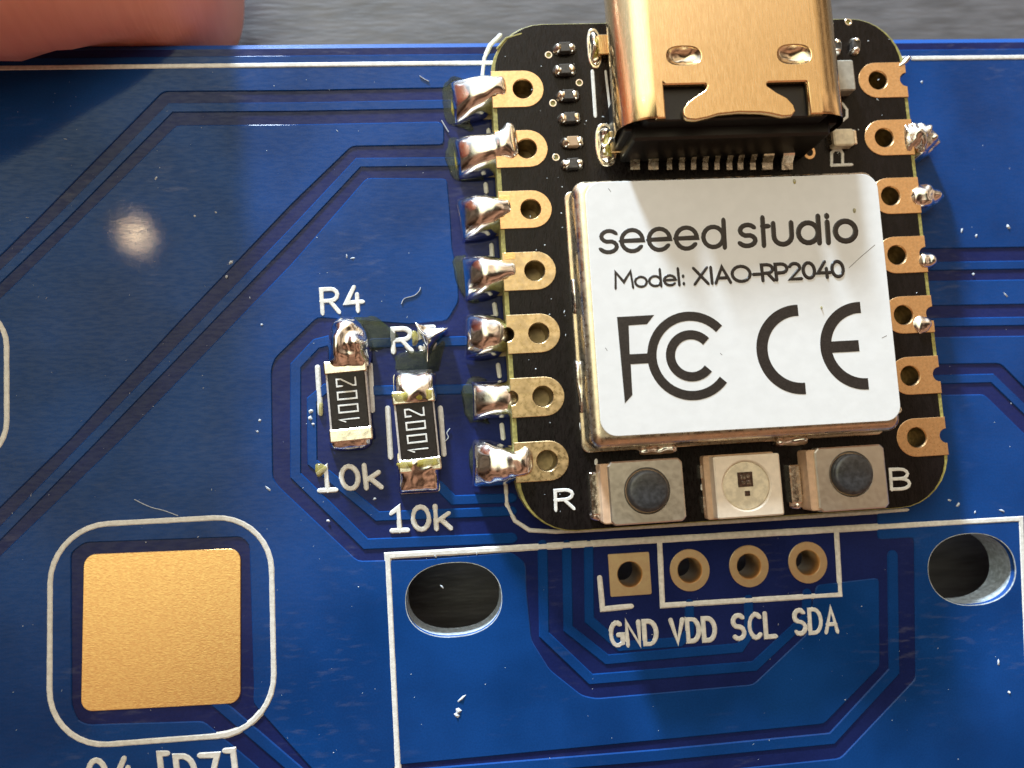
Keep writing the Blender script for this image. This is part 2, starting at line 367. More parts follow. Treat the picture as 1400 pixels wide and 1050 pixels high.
def lettering(name, s, font, bl, br, tl, z, stroke, m, parent, h=.02, bold=None):
    """text between baseline ends bl, br with cap height towards tl (world points)"""
    bl, br, tl = (Vector(p[:2]) for p in (bl, br, tl)); gap = .22
    tot = sum(font[c][0] for c in s) + gap * (len(s) - 1) * (0 if font in (ROUND, THIN) else 1)
    hgt = (tl - bl); U = (br - bl) / tot; x = 0; L = []
    for c in s:
        adv, st = font[c]
        for ln in st: L.append([tuple(bl + U * (x + p[0]) + hgt * p[1]) for p in ln])
        x += adv + (0 if font in (ROUND, THIN) else gap)
    V, F = ribbons(L, stroke, z, h, taper=.22)
    return obj(name, V, F, m, parent, False)
def X(*pts, z=0.0): return [tuple(B(x, y, z)[:2]) for x, y in pts]

# ------------------------------------------------------------------ the table below
V = [(-260, -260, -6), (260, -260, -6), (260, 260, -6), (-260, 260, -6)]
t_ = obj('table_surface', V, [(0, 1, 2, 3)], tb); t_['kind'] = 'structure'; t_['label'] = 'dark grey brushed table top under the blue board'

# ------------------------------------------------------------------ the blue board
board = thing('circuit_board', 'large glossy blue circuit board with white legend print and gold pads', 'circuit board', (-7, -6, -1.6))
SL = -.0115
def edge_y(x): return 10.345 + SL * x
mh1 = ell(-11.57, -12.90, 1.90, 1.44, 48, 0, 2.3); mh2 = ell(10.17, -13.28, 1.92, 1.47, 48, 0, 2.2)
hdr = [B(*p) for p in ((861, 785), (943, 779.5), (1024, 774), (1104.5, 769))]
hh = [ell(p.x, p.y, .50, .50, 24) for p in hdr]
outline = [(-46, edge_y(-46)), (-46, -34), (31, -34), (31, edge_y(31))]
V, F, T = plate(outline, [mh1, mh2] + hh, -1.6, -.045, .30)
obj('board_core', V, F, None, board, False, [M['mask_fr'], M['edge'], M['hole']], [0 if t == 0 else (1 if t in (1, 2) else 2) for t in T])
for nm, h in (('hole_rim', mh1), ('hole_rim', mh2)):                      # chipped pale rim of the routed holes
    rim = [(x + .02 * noise.noise(Vector((x * 3, y * 3, 1))), y) for x, y in h]
    c = (sum(p[0] for p in h) / len(h), sum(p[1] for p in h) / len(h))
    big = [(c[0] + (x - c[0]) * (1.035 + .02 * noise.noise(Vector((x * 4, y * 4, 3)))), c[1] + (y - c[1]) * (1.05 + .03 * noise.noise(Vector((x * 4, y * 4, 5))))) for x, y in rim]
    slab(nm, big, -.06, -.005, .01, M['hole'], board, [[(c[0] + (x - c[0]) * 1.0, c[1] + (y - c[1]) * 1.0) for x, y in h]])
def pour(pts, holes=(), nm='copper_pour', z1=0.0):
    V, F, T = plate(resample_loop(pts), holes, -.05, z1, .035); return obj(nm, V, F, M['mask_cu'], board)
def resample_loop(P):
    """soften the corners a little so copper areas have rounded corners"""
    r = []; n = len(P)
    for i in range(n):
        a, b, c = Vector(P[i - 1]), Vector(P[i]), Vector(P[(i + 1) % n])
        d = min(.18, (a - b).length * .4, (c - b).length * .4)
        p, q = b + (a - b).normalized() * d, b + (c - b).normalized() * d
        r += [tuple(p), tuple((p + q) * .25 + b * .5), tuple(q)]
    return r
ey = lambda x, d: (x, edge_y(x) - d)
cores = [ey(-45, .78), ey(14, .78)]
pour([ey(-45.4, .62), (-45.4, B(0, 700).y)] + X((0, 350), (51, 300), (223, 125), (400, 124), (612, 120), (618, 108), (700, 108)) + [ey(-8, .62)])
pour(X((-300, 690), (0, 408), (110, 300), (241, 171), (400, 170), (600, 166), (607, 172), (607, 198), (481, 200), (400, 278), (251, 434), (97, 600), (0, 694), (-300, 990)))
# the large pour: right of the second trace, round the gold pad, below the resistors, to the right-hand trace
pour(X((-520, 1290), (0, 760), (166, 600), (400, 359), (501, 243), (611, 244), (616, 300), (618, 340), (626, 375), (627, 412), (612, 438), (560, 443), (434, 434), (376, 490), (371, 505), (373, 654), (382, 666), (489, 767), (580, 765), (700, 755), (719, 770), (720, 807), (727, 876), (752, 916), (796, 951), (815, 955), (1030, 936), (1104, 866), (1116, 800), (1202, 790), (1203, 912), (1127, 990), (820, 1020), (545, 1046), (300, 1070), (240, 1290))[:-2]
     + X((470, 1090), (425, 1050), (346, 962), (347, 940), (341, 745), (330, 734), (115, 742), (97, 756), (98, 965), (106, 985), (120, 991), (278, 986), (345, 1042), (420, 1110), (560, 1290), (-480, 1700)), [mh1])
pour([ey(8, .62), ey(30.5, .62)] + X((1900, 330), (1400, 338), (1200, 341), (1200, 110)))
pour(X((1200, 385), (1400, 382), (1900, 375), (1900, 408), (1400, 416), (1200, 419)))
pour(X((1200, 462), (1400, 459), (1900, 452), (1900, 1010), (1560, 690), (1368, 497), (1200, 499)))
pour(X((1200, 541), (1346, 539), (1500, 690), (1720, 910), (1900, 1100), (1900, 1500), (600, 1500), (760, 1080), (900, 1062), (1149, 1037), (1252, 928), (1250, 735), (1200, 738)), [mh2])
def trace(pts, wd=.42, mk='mask_cu'):
    V, F = ribbons([resample(X(*pts), 3.0)], wd, -.03, .03, taper=.10); return obj('trace', V, F, M[mk], board)
trace([(-300, 665), (0, 378), (82, 300), (233, 147), (400, 146), (628, 142)])
trace([(-300, 1025), (0, 729), (127, 600), (400, 318), (490, 222), (625, 221)])
trace([(455, 464), (432, 470), (404, 500), (404, 650), (500, 744), (700, 736)], .44)
trace([(470, 530), (445, 531), (426, 547), (427, 632), (516, 706), (700, 699)], .40)
trace([(600, 664), (620, 684), (700, 681)], .40)
trace([(480, 470), (640, 466)], .42)
trace([(500, 534), (650, 532)], .42)
trace([(742, 745), (744, 868), (808, 929), (1032, 911), (1103, 845), (1104, 812)], .42)
trace([(775, 745), (777, 860), (830, 902), (1012, 886), (1024, 868), (1024, 820)], .40)
trace([(805, 745), (806, 848), (848, 884), (930, 878), (943, 865), (943, 826)], .40)
trace([(1221, 760), (1223, 918), (1138, 1010), (900, 1033), (545, 1062)], .48)
trace([(290, 955), (410, 1058), (520, 1150)], .46)
for y in ((362, 355), (439, 431)): trace([(1200, y[0] + 3), (1400, y[0]), (1900, y[1])], .40)
trace([(1200, 521), (1357, 517), (1500, 655), (1700, 850)], .40)
# plated holes of the four pin header: each pad with its drilled barrel
for i, p in enumerate(hdr):
    hole = ell(p.x, p.y, .52, .52, 28); hole_in = ell(p.x, p.y, .50, .50, 28)
    if i == 0: out_ = rot2(rrect(p.x - .85, p.x + .85, p.y - .85, p.y + .85, .06, 3), -.009, (p.x, p.y))
    else: out_ = ell(p.x, p.y, .83, .85, 36)
    pad = slab('header_pad', out_, -.05, .012, .012, M['ring'], board, [hole])
    Vb, Fb = [], []
    n = 28
    for zz, r in ((.010, .525), (-.05, .485), (-.8, .47), (-1.6, .485)):
        Vb += [(p.x + r * math.cos(2 * math.pi * k / n), p.y + r * math.sin(2 * math.pi * k / n), zz) for k in range(n)]
    for s in range(3):
        for k in range(n): Fb.append((s * n + k, s * n + (k + 1) % n, (s + 1) * n + (k + 1) % n, (s + 1) * n + k))
    obj('hole_barrel', Vb, [f[::-1] for f in Fb], M['ring'], pad, True)
# large gold contact with rounded corners
gp = [B(108, 758), B(327, 750), B(331, 963), B(117, 971)]
gx0, gx1 = (gp[0].x + gp[3].x) / 2, (gp[1].x + gp[2].x) / 2; gy1, gy0 = (gp[0].y + gp[1].y) / 2, (gp[2].y + gp[3].y) / 2
slab('contact_pad', rot2(rrect(gx0, gx1, gy0, gy1, .45, 8), -.03, ((gx0 + gx1) / 2, (gy0 + gy1) / 2)), -.05, .008, .02, M['gold_plate'], board)
# solder pads of the module footprint and of the resistors
for s in (-1, 1):
    for i in range(7):
        y = 2.54 * (3 - i); slab('footprint_pad', rrect(s * 6.9, s * (10.2 if s < 0 else 8.85), y - .70, y + .70, .12, 3), -.05, .004, .01, M['foot'], board)
for q in ((455, 452, 500, 502), (450, 585, 505, 608), (537, 512, 597, 548), (543, 618, 602, 672)):
    a, b = B(q[0], q[1]), B(q[2], q[3]); slab('footprint_pad', rrect(a.x, b.x, b.y, a.y, .12, 3), -.05, .004, .01, M['tin'], board)
# white legend: lines
def silk(pts, wd=.27, closed=False, nm='legend_line', px=True, z=.0):
    P = X(*pts) if px else pts
    if closed: P = P + [P[0]]
    P = resample(P, .35) if nm == 'legend_line' else P
    V, F = ribbons([P], wd, z, .022, jitter=.10); return obj(nm, V, F, M['silk'], board)
a, b = B(0, 93), B(1400, 78); d = (b - a); silk([tuple((a - d * .35)[:2]), tuple((a + d * 1.33)[:2])], .25, px=False)
silk([(536, 1290), (544, 1050), (530, 760), (1000, 732), (1396, 709), (1420, 1290)], .27)
silk([(820, 790), (824, 833), (863, 829)], .22)
silk([(902, 742), (906, 828), (1149, 813), (1144, 728)], .22)
silk(X((376, 865), (371, 790)), .26, px=False) if False else None
c0, c1, c2, c3 = B(64, 722), B(372, 704), B(378, 1000), B(72, 1016)
qx0, qx1 = (B(68, 860).x), (B(373, 855).x); qy1, qy0 = B(220, 712).y, B(222, 1012).y
P = rot2(rrect(qx0, qx1, qy0, qy1, 2.15, 9), -.012, ((qx0 + qx1) / 2, (qy0 + qy1) / 2)); silk(P, .27, True, px=False)
ex1 = B(9, 520).x; P = rrect(ex1 - 8.6, ex1, B(10, 632).y, B(10, 418).y, 1.6, 8); silk(P, .27, True, px=False)
for l in (((434, 502), (438, 565)), ((506, 499), (509, 561)), ((530, 558), (534, 625)), ((602, 558), (607, 621))): silk(l, .21)
for l in (((668, 178), (669, 188)), ((672, 335), (673, 352)), ((676, 416), (678, 430)), ((681, 499), (683, 514)), ((686, 581), (688, 599)), ((664, 252), (665, 262))): silk(l, .19)
silk([(659, 108), (662, 80), (670, 62), (684, 48)], .20)
silk([(691, 652), (693, 690), (704, 712), (724, 725), (760, 727), (800, 725), (1000, 713), (1200, 700), (1240, 697)], .17)
def btext(s, bl, br, tl, st=.20, nm='legend_text'): return lettering(nm, s, G, B(*bl), B(*br), B(*tl), .0, st, M['silk'], board, .022)
btext('R4', (441, 428), (497, 424), (439, 396), .21)
btext('R5', (538, 481), (596, 478), (537, 450), .21)
btext('10k', (437, 671), (522, 666), (434, 640), .20)
btext('10k', (536, 726), (617, 722), (534, 695), .20)
btext('GND', (836, 883), (899, 880), (834, 852), .20)
btext('VDD', (919, 878), (979, 875), (917, 848), .20)
btext('SCL', (1003, 874), (1061, 870), (1001, 842), .20)
btext('SDA', (1087, 867), (1146, 863), (1085, 835), .20)
btext('04 [D7]', (122, 1081), (327, 1071), (118, 1040), .26)

# ------------------------------------------------------------------ solder joints
def blob(name, axis, stations, m, parent, zb=0.0, nv=18, lump=.05, ls=2.0, seed=0, p=2.6, q=2.0, sub=7):
    """solder fillet: axis = list of (x,y); stations = (t, half width left, half width right, base z, top z)"""
    A, Bv = Vector(axis[0]), Vector(axis[-1]); dirv = (Bv - A).normalized(); nrm = Vector((-dirv.y, dirv.x))
    S = []
    for i in range(len(stations) - 1):                               # smooth interpolation between stations
        s0, s1 = stations[i], stations[i + 1]; sm = stations[i - 1] if i else s0; sp = stations[i + 2] if i + 2 < len(stations) else s1
        for k in range(sub):
            f = k / sub
            S.append([.5 * ((2 * b) + (c - a) * f + (2 * a - 5 * b + 4 * c - d) * f * f + (-a + 3 * b - 3 * c + d) * f ** 3) for a, b, c, d in zip(sm, s0, s1, sp)])
    S.append(list(stations[-1]))
    V, F = [], []; n = nv + 1
    for t, wl, wr, z0, z1 in S:
        c = A.lerp(Bv, t)
        for j in range(n):
            v = -1 + 2 * j / nv; v = math.copysign(abs(math.sin(v * math.pi / 2)) ** .9, v)
            pt = c + nrm * (v * (wl if v > 0 else wr)); hgt = (1 - abs(v) ** p) ** (1 / q)
            z = z0 + (z1 - z0) * hgt
            if 0 < j < nv: z += lump * (z1 - z0) * noise.noise(Vector((pt.x * ls, pt.y * ls, seed))) * 1.6
            V.append((pt.x, pt.y, max(z, z0)))
    for i in range(len(S) - 1):
        for j in range(nv): F.append((i * n + j, i * n + j + 1, (i + 1) * n + j + 1, (i + 1) * n + j))
    return obj(name, V, [f[::-1] for f in F], m, parent, True)
ZM = 1.2
J = [  # outer end px, inner end px, stations
 ((618, 137), (690, 131), [(0, .80, .95, 0, .12), (.05, .88, .98, 0, .60), (.3, .86, .92, 0, 1.10), (.6, .84, .78, 0, 1.32), (.78, .72, .58, .1, 1.42), (.93, .46, .42, 1.1, 1.38), (1, .2, .2, 1.2, 1.22)], .04),
 ((623, 216), (706, 207), [(0, .78, .76, 0, .12), (.05, .88, .86, 0, .7), (.3, .90, .88, 0, 1.18), (.58, .82, .84, 0, 1.34), (.72, .80, .76, .2, 1.50), (.86, .90, .66, 1.1, 1.50), (.96, .80, .5, 1.2, 1.36), (1, .5, .3, 1.2, 1.22)], .06),
 ((628, 300), (696, 290), [(0, .84, .88, 0, .12), (.06, .92, .92, 0, .75), (.35, .92, .92, 0, 1.30), (.62, .78, .86, 0, 1.42), (.82, .52, .66, .2, 1.40), (.95, .28, .36, 1.1, 1.30), (1, .12, .12, 1.2, 1.22)], .04),
 ((633, 381), (703, 374), [(0, .84, .80, 0, .12), (.06, .92, .90, 0, .8), (.35, .92, .92, 0, 1.40), (.62, .78, .80, 0, 1.44), (.82, .50, .56, .2, 1.38), (.95, .28, .32, 1.1, 1.30), (1, .1, .1, 1.2, 1.21)], .03),
 ((636, 459), (698, 461), [(0, .78, .80, 0, .25), (.06, .90, .92, 0, .95), (.38, .95, .95, 0, 1.45), (.7, .84, .82, 0, 1.38), (.9, .56, .56, 0, 1.05), (1, .3, .3, 0, .6)], .06),
 ((645, 547), (708, 544), [(0, .82, .86, 0, .12), (.06, .80, .84, 0, .65), (.4, .76, .80, 0, 1.02), (.75, .78, .82, 0, 1.08), (.94, .76, .80, 0, .85), (1, .55, .6, 0, .6)], .05),
 ((646, 633), (726, 632), [(0, .82, .92, 0, .2), (.05, .92, .98, 0, .7), (.3, .92, .98, 0, 1.15), (.55, .74, .92, 0, 1.38), (.70, .60, .80, .1, 1.50), (.86, .66, .54, 1.1, 1.52), (.96, .50, .38, 1.2, 1.34), (1, .2, .15, 1.2, 1.22)], .10),
]
for k, (o_, i_, st, lp) in enumerate(J):
    blob('solder_joint', X(o_, i_, z=.3), st, M['solder'], board, lump=lp * .5, ls=1.6 + .2 * k, seed=k * 3.1, sub=8, nv=24)
# right hand joints: torn, pointed solder
J2 = [
 ((1292, 192), (1232, 190), [(0, .05, .05, .6, .72), (.14, .30, .40, .2, 1.0), (.3, .62, .80, 0, 1.2), (.55, .86, .98, 0, 1.45), (.8, .92, .72, .4, 1.5), (.94, .62, .6, 1.15, 1.38), (1, .3, .3, 1.2, 1.21)], .22),
 ((1294, 266), (1242, 273), [(0, .05, .06, .7, .85), (.25, .40, .50, .2, 1.2), (.6, .60, .70, .4, 1.45), (.9, .34, .40, 1.1, 1.38), (1, .10, .10, 1.2, 1.22)], .10),
 ((1285, 357), (1252, 360), [(0, .05, .06, .7, .90), (.4, .34, .52, .2, 1.3), (.8, .28, .40, 1.1, 1.38), (1, .08, .08, 1.2, 1.22)], .10),
 ((1281, 444), (1244, 443), [(0, .12, .14, .5, .8), (.35, .46, .44, .2, 1.25), (.75, .48, .36, 1.1, 1.38), (1, .14, .1, 1.2, 1.22)], .12),
 ((1246, 78), (1226, 94), [(0, .08, .08, .9, 1.0), (.4, .20, .20, .6, 1.36), (1, .06, .08, 1.2, 1.23)], .20),
]
for k, (o_, i_, st, lp) in enumerate(J2):
    blob('solder_joint', X(o_, i_, z=1.0 if k < 5 else .3), st, M['solder_dull' if k == 0 else 'solder'], board, lump=lp, ls=3.2, seed=40 + k * 2.3)

# flux residue puddles
def puddle(pts, h, m, z=0.0, nm='flux_residue', parent=None, rings=5):
    C = Vector((sum(p[0] for p in pts) / len(pts), sum(p[1] for p in pts) / len(pts))); n = len(pts) * 4; L = []
    k = len(pts)
    for i in range(k):
        a, b, c, d = (Vector(pts[(i + j) % k]) for j in (-1, 0, 1, 2))
        for s in range(4):
            f = s / 4; L.append(.5 * ((2 * b) + (c - a) * f + (2 * a - 5 * b + 4 * c - d) * f * f + (-a + 3 * b - 3 * c + d) * f ** 3))
    L = [p + (p - C) * (.16 * noise.noise(Vector((p.x * 4, p.y * 4, 9))) + .08 * noise.noise(Vector((p.x * 11, p.y * 11, 2)))) for p in L]
    V, F = [], []
    for r in range(rings + 1):
        s = math.cos(math.pi / 2 * r / rings * .98)
        for p in L:
            q = C + (p - C) * s; V.append((q.x, q.y, z + h * math.sin(math.pi / 2 * r / rings) * (1 + .5 * noise.noise(Vector((q.x * 2, q.y * 2, 2))))))
    for r in range(rings):
        for i in range(n): F.append((r * n + i, r * n + (i + 1) % n, (r + 1) * n + (i + 1) % n, (r + 1) * n + i))
    F.append([rings * n + i for i in range(n)])
    return obj(nm, V, F, M[m], parent or board, True)
FL = [[(606, 110), (625, 100), (640, 112), (640, 168), (650, 182), (612, 172), (602, 140)],
      [(610, 190), (628, 184), (640, 205), (640, 240), (668, 250), (625, 250), (608, 225)],
      [(618, 350), (634, 344), (640, 360), (640, 400), (664, 412), (640, 416), (622, 385)],
      [(630, 530), (640, 514), (668, 515), (654, 540), (652, 572), (672, 582), (642, 580), (630, 556)],
      [(640, 615), (652, 600), (656, 640), (652, 662), (642, 645)],
      [(478, 434), (500, 430), (520, 434), (535, 448), (548, 462), (535, 478), (505, 482), (500, 462)],
      [(540, 482), (575, 478), (600, 470), (612, 462), (604, 500), (596, 512), (540, 512)]]
for p in FL:
    q = X(*p); cx_ = sum(v[0] for v in q) / len(q); cy_ = sum(v[1] for v in q) / len(q)
    puddle([(cx_ + (x - cx_) * .88, cy_ + (y - cy_) * .88) for x, y in q], .06, 'flux')
for p in ([(494, 452), (502, 462), (501, 480), (494, 482)], [(564, 452), (572, 458), (571, 470), (564, 472)], [(437, 552), (442, 552), (441, 568), (436, 566)], [(431, 636), (441, 634), (447, 642), (438, 652), (433, 650)], [(617, 128), (624, 120), (624, 160), (618, 156)], [(622, 196), (630, 190), (628, 232), (622, 226)]):
    puddle(X(*p), .10, 'flux_y', .02)

# ------------------------------------------------------------------ the small black module
mod = thing('microcontroller_module', 'small black microcontroller module with metal can and usb connector on blue board', 'circuit module', (0, 0, .03))
HX, HY = 8.9, 10.42
def mod_outline(dx, r=2.25, notch=True, rn=.30):
    P = []
    def corner(cx, cy, a): P.extend([(cx + r * math.cos(math.radians(a + 90 * i / 8)), cy + r * math.sin(math.radians(a + 90 * i / 8))) for i in range(9)])
    hx, hy = HX - dx, HY - dx * .2
    corner(hx - r, hy - r, 0); corner(-hx + r, hy - r, 90)
    if notch:
        for i in range(7):
            y = 2.54 * (3 - i); P.extend([(-hx + rn * math.cos(math.radians(a)), y + rn * math.sin(math.radians(a))) for a in range(90, -91, -20)])
    corner(-hx + r, -hy + r, 180); corner(hx - r, -hy + r, 270)
    if notch:
        for i in range(6, -1, -1):
            y = 2.54 * (3 - i); P.extend([(hx + rn * math.cos(math.radians(a)), y + rn * math.sin(math.radians(a))) for a in range(270, 89, -20)])
    return P
holes = [ell(s * 7.62, 2.54 * (3 - i), .43, .43, 24) for s in (-1, 1) for i in range(7)]
vias = [B(x, y, ZM) for x, y in ((750, 75), (756, 141), (760, 215), (792, 113), (1160, 30), (1228, 560))]
vh = [ell(v.x, v.y, .10, .10, 10) for v in vias]
V, F, T = plate(mod_outline(0), holes, .03, 1.172, .02); obj('board_core', V, F, M['fr4'], mod)
bare = [h for h in holes]
V, F, T = plate(mod_outline(.17, 2.1), holes + vh, 1.15, 1.20, .01); obj('lacquer_layer', V, F, M['black_mask'], mod)
for v in vias: slab('via_ring', ell(v.x, v.y, .16, .16, 14), 1.18, 1.206, .008, M['tin'], mod, [ell(v.x, v.y, .10, .10, 14)])
def castellated(s):
    out_ = [(s * HX, .78), (s * HX, .30)] + [(s * (HX - .30 * math.sin(math.radians(a))), .30 * math.cos(math.radians(a))) for a in range(15, 166, 15)] + [(s * HX, -.30), (s * HX, -.78)]
    cx = 7.56; out_ += [(s * (cx - .80 * math.sin(math.radians(a))), -.78 * math.cos(math.radians(a))) for a in range(0, 181, 12)]
    V, F, T = plate(out_, [ell(s * 7.62, 0, .42, .42, 28)], 1.18, 1.225, .014)
    # plated barrel and half barrel
    n2 = len(F); n0 = len(V); n = 28
    for zz, r in ((1.222, .425), (1.17, .395), (.03, .395)): V += [(s * 7.62 + r * math.cos(2 * math.pi * k / n), r * math.sin(2 * math.pi * k / n), zz) for k in range(n)]
    for q in range(2):
        for k in range(n): F.append((n0 + q * n + k, n0 + q * n + (k + 1) % n, n0 + (q + 1) * n + (k + 1) % n, n0 + (q + 1) * n + k))
    n1 = len(V); A = list(range(0, 181, 15))
    for zz in (1.20, .03): V += [(s * (HX - .29 * math.sin(math.radians(a))), .29 * math.cos(math.radians(a)), zz) for a in A]
    for k in range(len(A) - 1): F.append((n1 + k, n1 + k + 1, n1 + len(A) + k + 1, n1 + len(A) + k))
    return V, F, n2
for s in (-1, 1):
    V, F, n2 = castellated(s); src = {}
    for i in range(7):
        mk = 'gold_shaded' if s < 0 and i >= 3 else 'gold'  # lower left pads reflect less light; that is painted in by the browner gold
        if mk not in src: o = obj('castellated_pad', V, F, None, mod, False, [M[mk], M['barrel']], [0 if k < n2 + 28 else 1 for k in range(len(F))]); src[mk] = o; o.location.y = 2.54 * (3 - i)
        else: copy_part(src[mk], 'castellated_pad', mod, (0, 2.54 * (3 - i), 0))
# pins of old solder wicking onto the left pads (bright patch at the corner)
for (x, y) in ((690, 272), (697, 350)): 
    q = B(x, y, 1.22); slab('gold_patch', rrect(q.x - .22, q.x + .22, q.y - .14, q.y + .14, .05, 2), 1.2, 1.232, .006, M['gold_plate'], mod)
# shield can with label
ZC = 2.88
cx0, cx1, cy0, cy1 = -6.12, 6.12, -7.28, 3.13
def can_mesh():
    V, F = [], []; R = .42
    levels = [(1.24, 0)] + [(ZC - R + R * math.sin(a), R * (1 - math.cos(a))) for a in (0, .4, .8, 1.15, 1.4, math.pi / 2)]
    n = None
    for z, d in levels:
        L = rrect(cx0 + d, cx1 - d, cy0 + d, cy1 - d, max(.08, .45 - d * .5), 5); n = len(L); V += [(x, y, z) for x, y in L]
    for l in range(len(levels) - 1):
        for i in range(n): F.append((l * n + i, l * n + (i + 1) % n, (l + 1) * n + (i + 1) % n, (l + 1) * n + i))
    F.append([(len(levels) - 1) * n + i for i in range(n)])
    return V, F
V, F = can_mesh(); can = obj('shield_can', V, F, M['shield'], mod, True)
# flange that the can stands on, then the tabs soldered to the module
slab('can_flange', rrect(cx0 - .10, cx1 + .10, cy0 - .12, cy1 + .06, .3, 4), 1.2, 1.30, .03, M['shield'], can)
stk_px = [(795, 251), (1197, 237), (1233, 571), (827, 601)]
sx0, sx1 = (B(*stk_px[0], ZC).x + B(*stk_px[3], ZC).x) / 2, (B(*stk_px[1], ZC).x + B(*stk_px[2], ZC).x) / 2
sy1, sy0 = (B(*stk_px[0], ZC).y + B(*stk_px[1], ZC).y) / 2, (B(*stk_px[2], ZC).y + B(*stk_px[3], ZC).y) / 2
# label: fine grid with a faint waviness so the reflections are not dead flat
V, F, T = plate(rot2(rrect(sx0, sx1, sy0, sy1, .62, 8), -.004), [], ZC - .02, ZC + .045, .018); label = obj('paper_label', V, F, M['paper'], mod)
ZL = ZC + .046
def L2(x, y): return B(800 + x / 3.5, 270 + y / 3.5, ZL)       # from an enlarged view of the label
lettering('label_text', 'seeed studio', ROUND, L2(68, 264), L2(1302, 208), L2(64, 162), ZL, .235, M['ink'], label, .006)
lettering('label_text', 'Model: XIAO-RP2040', THIN, L2(146, 434), L2(1252, 377), L2(139, 358), ZL, .14, M['ink'], label, .006)
def mark(name, lines, wd):
    V, F = ribbons(lines, wd, ZL, .006, cap=False, taper=.03); return obj(name, V, F, M['ink'], label)
# conformity marks drawn as strokes
fc = L2(508, 757); rb = (L2(508, 757) - L2(508, 948)).length; rs = (L2(508, 757) - L2(508, 858)).length; sw = (L2(0, 0) - L2(46, 0)).length
th = math.degrees(math.atan2(*(lambda v: (v.y, v.x))(L2(1000, 0) - L2(0, 20)))) * 0
fl = [arc(fc.x, fc.y, rb, rb, 40, 320, 40), arc(fc.x, fc.y, rs, rs, 40, 320, 32)]
V1, F1 = ribbons(fl, sw, ZL, .006, cap=False, taper=.03)
V2, F2, _ = plate([tuple(L2(x, y)[:2]) for x, y in ((152, 572), (330, 562), (296, 606), (208, 612), (213, 750), (322, 745), (322, 792), (218, 798), (226, 945), (190, 985))], [], ZL - .01, ZL + .0045, 0)
obj('certification_mark', V1 + V2, F1 + [tuple(k + len(V1) for k in f) for f in F2], M['ink'], label)
w2 = (L2(0, 0) - L2(57, 0)).length
cc = L2(1030, 726); rc = (L2(1030, 726) - L2(1030, 914)).length
mark('certification_mark', [arc(cc.x, cc.y, rc, rc, 88, 272, 40)], w2)
ce = L2(1330, 708); re = rc * .985
mark('certification_mark', [arc(ce.x, ce.y, re, re, 88, 272, 40), [(ce.x - re + .1, ce.y), (ce.x - .17, ce.y)]], w2)
# flux droplets on the label
for (x, y, r) in ((1168, 288, .10), (1086, 248, .10), (1123, 421, .06)):
    q = B(x, y, ZL); puddle([(q.x + r * .6 * math.cos(a), q.y + r * math.sin(a)) for a in (0, 1.05, 2.1, 3.14, 4.2, 5.2)], .07, 'flux_y', ZL, 'flux_droplet', label, 4)
for pts in ([(1161, 366), (1176, 352), (1196, 335)], [(1206, 462), (1212, 459)], [(828, 476), (830, 479)], [(832, 244 + 14), (835, 262)], [(985, 483), (987, 485)]):
    V, F = ribbons([X(*pts, z=ZL)], .035, ZL - .004, .006); obj('scratch', V, F, M['cap_dark'], label)
# white legend bars and solder strips beside the can
def mbox(nm, px, z0, z1, m, parent=mod, ch=.03, r=.06, zp=None):
    a, b = B(px[0], px[1], zp or z1), B(px[2], px[3], zp or z1)
    return slab(nm, rrect(a.x, b.x, b.y, a.y, min(r, abs(a.x - b.x) * .45, abs(a.y - b.y) * .45), 4), z0, z1, min(ch, abs(a.x - b.x) * .3), M[m], parent)
def mline(nm, pts, wd, m='silk', z=1.2, h=.02):
    V, F = ribbons([X(*pts, z=z)], wd, z, h); return obj(nm, V, F, M[m], mod)
mline('legend_line', [(776, 268), (782, 366)], .24); mline('legend_line', [(786, 440), (789, 474)], .22); mline('legend_line', [(796, 580), (801, 612)], .30)
for p0, p1, sd in (((783, 381), (787, 430), 1), ((788, 492), (796, 566), 2), ((801, 630), (805, 690), 3)):
    if sd < 3: blob('can_solder', X(p0, p1, z=1.3), [(0, .06, .06, 1.2, 1.25), (.1, .13, .13, 1.2, 1.5), (.5, .15, .15, 1.2, 1.55), (.9, .13, .13, 1.2, 1.48), (1, .06, .06, 1.2, 1.25)], M['solder_dull'], mod, lump=.15, ls=5, seed=sd, nv=10, sub=6)
for px in ((870, 607, 930, 621), (1058, 596, 1108, 609)):
    a, b = B(px[0], px[1], 1.5), B(px[2], px[3], 1.5); ym = (a.y + b.y) / 2
    blob('can_solder', [(a.x, ym), (b.x, ym)], [(0, .12, .12, 1.2, 1.25), (.12, .22, .22, 1.2, 1.62), (.5, .25, .25, 1.2, 1.5), (.88, .22, .22, 1.2, 1.62), (1, .1, .1, 1.2, 1.25)], M['solder'], mod, lump=.15, ls=4, seed=9, nv=12)
mline('legend_text', [(1152, 142), (1158, 150), (1158, 160), (1152, 165)], .16)
V, F = ribbons([[tuple(p) for p in X((1137, 226), (1137, 209), (1141, 205), (1149, 205), (1152, 210), (1152, 224), z=ZM)], X((1137, 226), (1164, 225), z=ZM)], .17, ZM, .02); obj('legend_text', V, F, M['silk'], mod)
lettering('legend_text', 'R', G, B(760, 697, ZM), B(785, 695, ZM), B(759, 671, ZM), ZM, .17, M['silk'], mod)
lettering('legend_text', 'B', G, B(1219, 669, ZM), B(1245, 668, ZM), B(1217, 642, ZM), ZM, .17, M['silk'], mod)
mline('legend_line', [(810, 98), (814, 158)], .20); mline('legend_line', [(828, 98), (834, 150)], .14)
mline('legend_line', [(680, 66), (692, 52), (712, 46)], .10, 'fr4', 1.2, .006)

